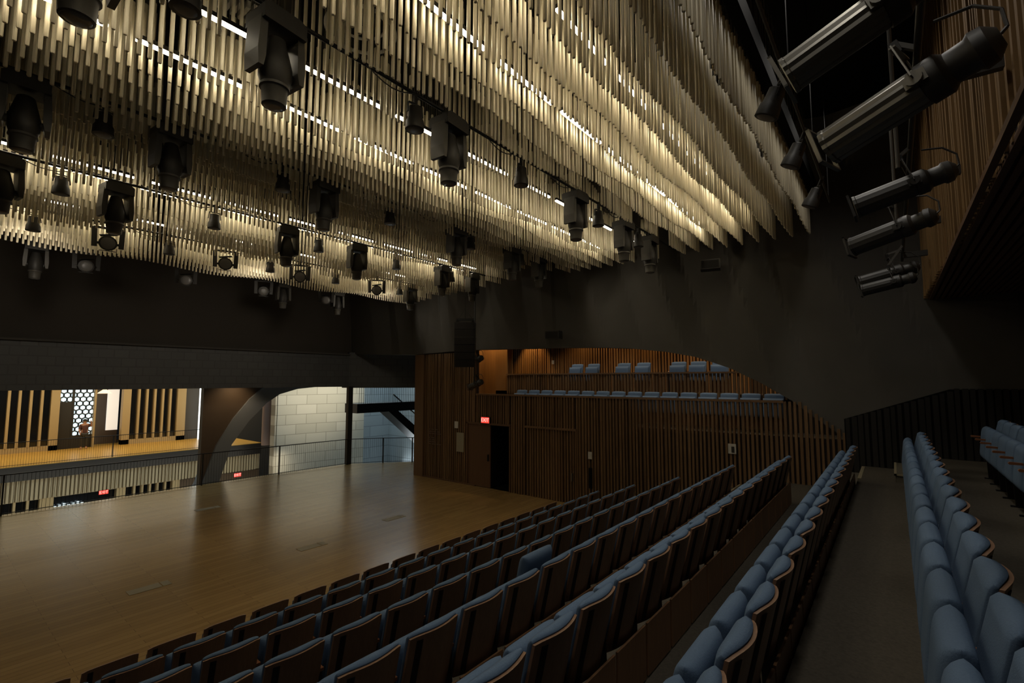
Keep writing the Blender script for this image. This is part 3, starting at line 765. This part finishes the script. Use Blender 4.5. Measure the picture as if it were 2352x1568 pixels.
# far lobby: floor slab, wall with window bays
struct(MB().box(-42, -32.4, -12, 14.6, -.03, 0).build('floor', 'lobbyfloor'), 'yellow wooden floor of the far lobby')
struct(MB().box(-42, -32.38, -12, 14.6, -.69, -.03).build('floor', 'slabblack'), 'black edge of the far lobby floor slab')
struct(MB().box(-42, -32.2, -12, 14.6, 4.45, 4.7).build('ceiling', 'white'))
XL = -38.2
wal = MB()
for y0, y1 in ((-12, 1.6), (5.28, 5.66), (7.22, 7.30), (8.60, 9.0), (11.55, 12.05)): wal.box(XL-.5, XL, y0, y1, 0, 4.45)
wal.box(XL-.5, XL, -12, 5.66, 0, .28); wal.box(XL-.5, XL, 8.6, 12.05, 0, .28)
struct(wal.build('wall_lobby', 'cream'), 'cream wall of the far lobby with window bays')
struct(MB().box(XL-.4, XL-.1, 12.05, 13.0, 0, 4.45).build('wall_lobby', 'greywall'))
struct(MB().box(XL-1.6, XL-1.5, 7.2, 8.7, 0, 4.45).build('wall_lobby', 'brownwall'))
for i, (y0, y1, mul) in enumerate([(1.6, 5.28, [2.65, 3.12, 3.58, 4.0, 4.45, 4.9]), (9.0, 11.55, [9.42, 9.85, 10.28, 10.72, 11.14])]):
    o = MB().box(XL-.30, XL-.26, y0, y1, .28, 4.45).build('window_%d' % (i+1), 'darkglass'); struct(o, 'dark window bay in the far lobby wall')
    k = MB()
    for y in mul: k.box(XL-.26, XL+.02, y-.055, y+.055, .28, 4.45)
    k.build('mullion', 'cream', o)
# bright hexagon screen window with a black door below its left half
o = MB().box(XL-.42, XL-.40, 5.66, 7.22, .3, 4.45).build('window_3', 'day'); struct(o, 'bright window behind a hexagonal screen')
def hexes(bm, y0, y1, z0, z1, s=.17):
    row = 0; z = z0
    while z < z1:
        y = y0+(s*.866 if row % 2 else 0)
        while y < y1+.1:
            if y0-.02 < y < y1+.02:
                ps = [(y+s*.97*math.sin(PI*q/3), z+s*.97*math.cos(PI*q/3)) for q in range(6)]
                for q in range(6):
                    a = ps[q]; c = ps[(q+1) % 6]
                    bm.bar((XL-.33, a[0], a[1]), (XL-.33, c[0], c[1]), .06, .09 if q in (2, 3) else .05, (1, 0, 0))
            y += s*1.732
        z += s*1.5; row += 1
k = MB(); hexes(k, 5.70, 7.2, .6, 4.4); k.build('hexagon_screen', 'hex', o)
MB().box(XL-.36, XL-.28, 6.22, 6.34, .3, 4.45).build('mullion', 'castblack', o)
MB().box(XL-.38, XL-.25, 5.66, 7.22, 0.0, .75).build('sill_panel', 'castblack', o)
o = MB().box(XL-.30, XL-.22, 5.70, 6.22, 0, 2.75).build('door_3', 'castblack'); struct(o, 'black lobby door under the hexagonal window')
o = MB().box(XL-.9, XL-.8, 7.98, 8.56, .9, 4.45).build('window_4', 'daywarm'); struct(o, 'bright white window strip in the far lobby')
o = MB().box(-37.55, -37.5, 12.62, 12.90, 0, 4.4).build('window_5', 'slit'); struct(o, 'tall narrow bright window slit beside the brown wall')
t = thing('pendant_lamp', 'glowing conical pendant lamp in the far lobby', 'lamp', (XL+1.0, 7.45, 3.25))
MB().lathe((0, 0, 0), (0, 0, 1), [(0, .34), (.03, .33), (.26, .05), (.28, .03)], 16).build('lamp_shade', 'shade', t, smooth=True)
MB().tube((0, 0, .27), (0, 0, 1.2), .01, 6).build('cord', 'metal', t)
# a visitor standing at the hexagon window
t = thing('person', 'person in dark red clothes standing by the hexagonal lobby window, arm raised', 'person', (XL+.6, 6.72, 0))
def skin(name, verts, edges, radii, m, parent, root=0, sub=2):
    me = bpy.data.meshes.new(name); me.from_pydata(verts, edges, []); o = bpy.data.objects.new(name, me); COL.objects.link(o)
    md = o.modifiers.new('skin', 'SKIN'); o.modifiers.new('sub', 'SUBSURF').levels = sub; o.modifiers['sub'].render_levels = sub
    for i, r in enumerate(radii): me.skin_vertices[0].data[i].radius = (r, r)
    me.skin_vertices[0].data[root].use_root = True
    me.materials.append(M[m]); o.parent = parent; return o
V = [(0,0,.95),(0,0,1.2),(0,0,1.42),(0,0,1.50),(0,.0,1.60),(0,0,1.70),(0,-.10,.88),(.02,-.11,.48),(0,-.12,.08),(.10,-.12,.04),(0,.10,.88),(.02,.11,.48),(0,.12,.08),(.10,.12,.04),(0,-.19,1.40),(.05,-.24,1.14),(.18,-.22,.93),(0,.19,1.40),(.08,.30,1.30),(.16,.26,1.55),(.25,-.21,.86),(.20,.22,1.66)]
Eg = [(0,1),(1,2),(2,3),(3,4),(4,5),(0,6),(6,7),(7,8),(8,9),(0,10),(10,11),(11,12),(12,13),(2,14),(14,15),(15,16),(2,17),(17,18),(18,19),(16,20),(19,21)]
Rd = [.14,.13,.13,.055,.095,.09,.09,.06,.045,.04,.09,.06,.045,.04,.06,.045,.03,.06,.045,.03,.028,.028]
skin('body', V, Eg, Rd, 'skin', t)
V2 = [(0,0,.86),(0,0,1.05),(0,0,1.2),(0,0,1.40),(0,-.19,1.40),(.05,-.24,1.16),(0,.19,1.40),(.075,.29,1.31)]
skin('top', V2, [(0,1),(1,2),(2,3),(3,4),(4,5),(3,6),(6,7)], [.155,.15,.15,.145,.075,.058,.075,.058], 'cloth', t)
V3 = [(0,0,.93),(0,-.10,.86),(.02,-.11,.48),(0,-.12,.12),(0,.10,.86),(.02,.11,.48),(0,.12,.12)]
skin('trousers', V3, [(0,1),(1,2),(2,3),(0,4),(4,5),(5,6)], [.16,.108,.075,.06,.108,.075,.06], 'castblack', t)
MB().lathe((-.01, 0, 1.60), (-.01, 0, 2), [(0, .09), (.05, .108), (.12, .095), (.15, .04)], 12).build('hair', 'castblack', t, smooth=True)
# lower level facade under the slab
k = MB()
for i in range(140):
    y = -8+i*.16
    if y < 14.4: k.box(-32.62, -32.46, y, y+.10, -1.66, -.69)
struct(k.build('wall_lower', 'rib'), 'cream ribbed fascia under the far lobby slab')
struct(MB().box(-32.75, -32.6, -12, 14.6, -1.7, -.69).build('wall_lower', 'rib'))
k = MB()
for y0, y1 in ((-12, 3.0), (4.35, 4.85), (7.28, 7.66), (9.8, 10.15)): k.box(-32.9, -32.5, y0, y1, -5, -1.66)
for y in (3.45, 3.9, 8.0, 8.35, 8.7, 9.05, 9.42): k.box(-32.8, -32.5, y, y+.09, -5, -1.66)
struct(k.build('wall_lower', 'cream'), 'cream piers of the lower lobby facade')
struct(MB().box(-33.2, -33.1, -12, 14.6, -5, -1.6).build('window_6', 'darkglass'), 'dark glazing of the lower lobby')
struct(MB().box(-32.7, -32.6, 10.15, 14.6, -5, -1.66).build('wall_lower', 'brownwall'))
t = thing('lower_lobby_lamps', 'row of cool lit panes in the lower lobby facade left of the red sign', 'window lights', (-32.95, 4.9, -2.2))
k = MB()
for i in range(7):
    k.box(0, .04, i*.17+.02, i*.17+.12, -.22-.02*i*0, .02+.03*(i % 3))
k.build('pane', 'day', t)
exit_sign((-32.45, 6.73, -1.76), PI/2, .40, .22, 'blurred red exit sign in the lower lobby facade at far left')
exit_sign((-29.9, 12.2, -1.4), PI/2, .40, .22, 'small red exit sign low behind the foot of the grey arch')
struct(MB().box(-45, -21.8, -14, 34, -5.2, -5).build('floor', 'greywall'), 'lower lobby floor')
struct(MB().box(-21.9, -21.2, -6, 16.3, -5, -.35).build('wall_left', 'beam'))
# brown wall with a big grey arch
X0 = -22.5
AR = [(7.2,-2.0),(7.9,-1.1),(8.41,-.26),(8.85,1.29),(9.53,2.26),(10.25,3.0),(10.83,3.39),(11.66,3.62),(12.54,3.70),(14.4,3.70)]
inner = AR
outer = [(6.7,-2.0),(7.3,-1.1),(7.78,-.26),(8.25,1.29),(8.88,2.40),(9.52,3.22),(10.05,3.68),(11.2,4.15),(12.5,4.40),(14.4,4.45)]
k = MB(); n = len(AR); vs = []; fs = []
for (yo, zo), (yi, zi) in zip(outer, inner):
    vs += [(X0+.12, yo, zo), (X0+.12, yi, zi), (X0-.8, yi, zi), (X0-.8, yo, zo)]
for i in range(n-1):
    a = i*4; c = a+4
    fs += [(a, a+1, c+1, c), (a+1, a+2, c+2, c+1), (a+2, a+3, c+3, c+2), (a+3, a, c, c+3)]
k.add(vs, fs); struct(k.build('wall_arch', 'arch', smooth=True), 'smooth grey arch framing the pale block wall')
k = MB(); vs = []; fs = []
for (yo, zo) in outer: vs += [(X0, yo+.05, zo), (X0, 7.62, zo), (X0-.3, yo+.05, zo), (X0-.3, 7.62, zo)]
k.add(vs[:], [(i*4, i*4+4, i*4+5, i*4+1) for i in range(n-1)])
k = MB(); k.prism([(7.72, -2.0)]+[(max(7.72, a), c) for a, c in outer]+[(14.4, 5.2), (7.72, 5.2)], 'x', X0-.3, X0)
struct(k.build('wall_arch', 'brownwall'), 'brown wall left of the grey arch')
# pale block wall seen through the arch and cool wall behind the stair
k = MB(); N = 14; vs = []; fs = []
for i in range(N+1):
    y = 14.42+i*(5.6/N); x = -30+.9*(i/N)**2
    vs += [(x, y, -5), (x, y, 6)]
fs = [(i*2, i*2+2, i*2+3, i*2+1) for i in range(N)]
k.add(vs, fs); k.box(-30.6, -30.05, 14.3, 14.44, -5, 6); struct(k.build('wall_lobby', 'block'), 'pale block wall seen through the arch')
struct(MB().box(-30.05, -29.6, 20.2, 34, -5, 9).build('wall_lobby', 'coolconc'), 'cool grey panelled wall behind the stair')
tag(MB().lathe((-31.2, 14.35, -.03), (-31.2, 14.35, 9), [(0, .28), (4.4, .28)], 16).build('column', 'pink', smooth=True), 'round pinkish column left of the pale block wall', 'column')
struct(MB().box(-39.2, -39.0, 14.6, 16.2, 0, 3.4).build('window_7', 'daywarm'), 'bright slit window seen through the arch')
struct(MB().box(-42, -38.4, 13.4, 20, -5, 6).build('wall_lobby', 'greywall'))
struct(MB().box(-38.38, -38.34, 14.1, 14.5, .0, 2.0).build('window_8', 'daywarm')); struct(MB().box(-38.38, -38.34, 14.75, 15.1, .0, 2.9).build('window_9', 'daywarm'))
struct(MB().box(-32.9, -32.86, 10.6, 12.7, -1.55, -.75).build('window_10', 'daywarm'))
# stair at the back right of the lobby
t = thing('staircase', 'dark steel stair and landing behind the corner glazing', 'staircase', (-24, 15.6, 0))
MB().box(-.6, .6, .05, 6.0, 2.20, 2.72).build('landing', 'slabblack', t)
k = MB(); k.prism([(2.2, 2.25), (2.9, 2.25), (6.2, -.2), (6.2, -.9)], 'x', -.5, .5); k.build('stringer', 'slabblack', t)
k = MB()
for i in range(40): y = .2+i*.14; k.tube((.55, y, 2.72), (.55, y, 3.75), .012, 4)
k.bar((.55, .1, 3.75), (.55, 6, 3.75), .05, .05)
k.build('landing_rail', 'metal', t)
k = MB()
for i in range(28): y = 2.6+i*.12; z = 2.45-(y-2.6)*.74; k.tube((.45, y, z), (.45, y, z+.75), .012, 4)
k.bar((.45, 2.6, 3.2), (.45, 6.0, .70), .06, .06); k.build('stair_rail', 'alu', t)
struct(MB().box(-31, -22, 22.5, 23, -5, 9).build('wall_lobby', 'coolconc'))

# ================================================================== balcony lamps and added fill spots
spot('balcony_downlight_and_fill', (-12.0, 16.2, 6.4), (-12.05, 16.6, 3.5), 90, (1, .62, .25), 70)
for x in (-9.0, -6.5, -4.2, -2.6): spot('balcony_downlight_and_fill', (x, 15.6, 6.45), (x, 16.3, 3.6), 30, (1, .66, .32), 110)
for x in (-10.5, -8.0, -5.5, -3.0): spot('balcony_downlight_and_fill', (x, 14.25, 6.45), (x, 14.9, 3.6), 34, (1, .90, .76), 100)  # added fill from the front, brightens the blue seats
spot('balcony_downlight_and_fill', (-12.6, 14.6, 6.4), (-13.3, 15.3, 4.0), 60, (1, .66, .30), 110)  # added fill for the warm panels at the balcony end
spot('brown_wall_fill', (-21.72, 8.9, 4.3), (-22.6, 8.6, 0.8), 55, (1, .74, .45), 110, 1)  # added spot hidden behind the beam, lifts the brown wall
# added fill: stage spots below the pipe cans, seating spots beside the rod ceiling
for p in (0, 1, 2, 3):
    for y in pars[p]:
        spot('can_fill', (PIPEX[p], y, PZ-.55), (PIPEX[p]+.2, y, 0), CAN_FILL, (1, .84, .58), 120, 1, .1)
for y in (-1.5, 1.0, 3.2, 6.3, 8.4, 10.6):
    spot('seating_fill', (-.75, y, 9.6), (-.3, y, 0), SEATING_FILL, (1, .94, .84), 130, 1, .25)
spot('grazing_fill', (-8.6, 11.9, 7.1), (-2.5, 13.8, 4.4), 28, (1, .88, .68), 100, 1, .05)  # added raking light without a fixture, shows the plaster folds
spot('grazing_fill', (-17.0, 12.0, 6.9), (-12.0, 13.8, 5.8), 22, (1, .90, .74), 100, 1, .05)  # second added raking spot, for the left part of the plaster
for y in (1.46, 6.4, 11.1): spot('upper_wall_fill', (-14.3, y, 7.05), (-21.2, y-.3, 6.4), 46, (1, .88, .72), 110, 1, .3)  # added fill near the fourth pipe, lifts the black upper wall and beam
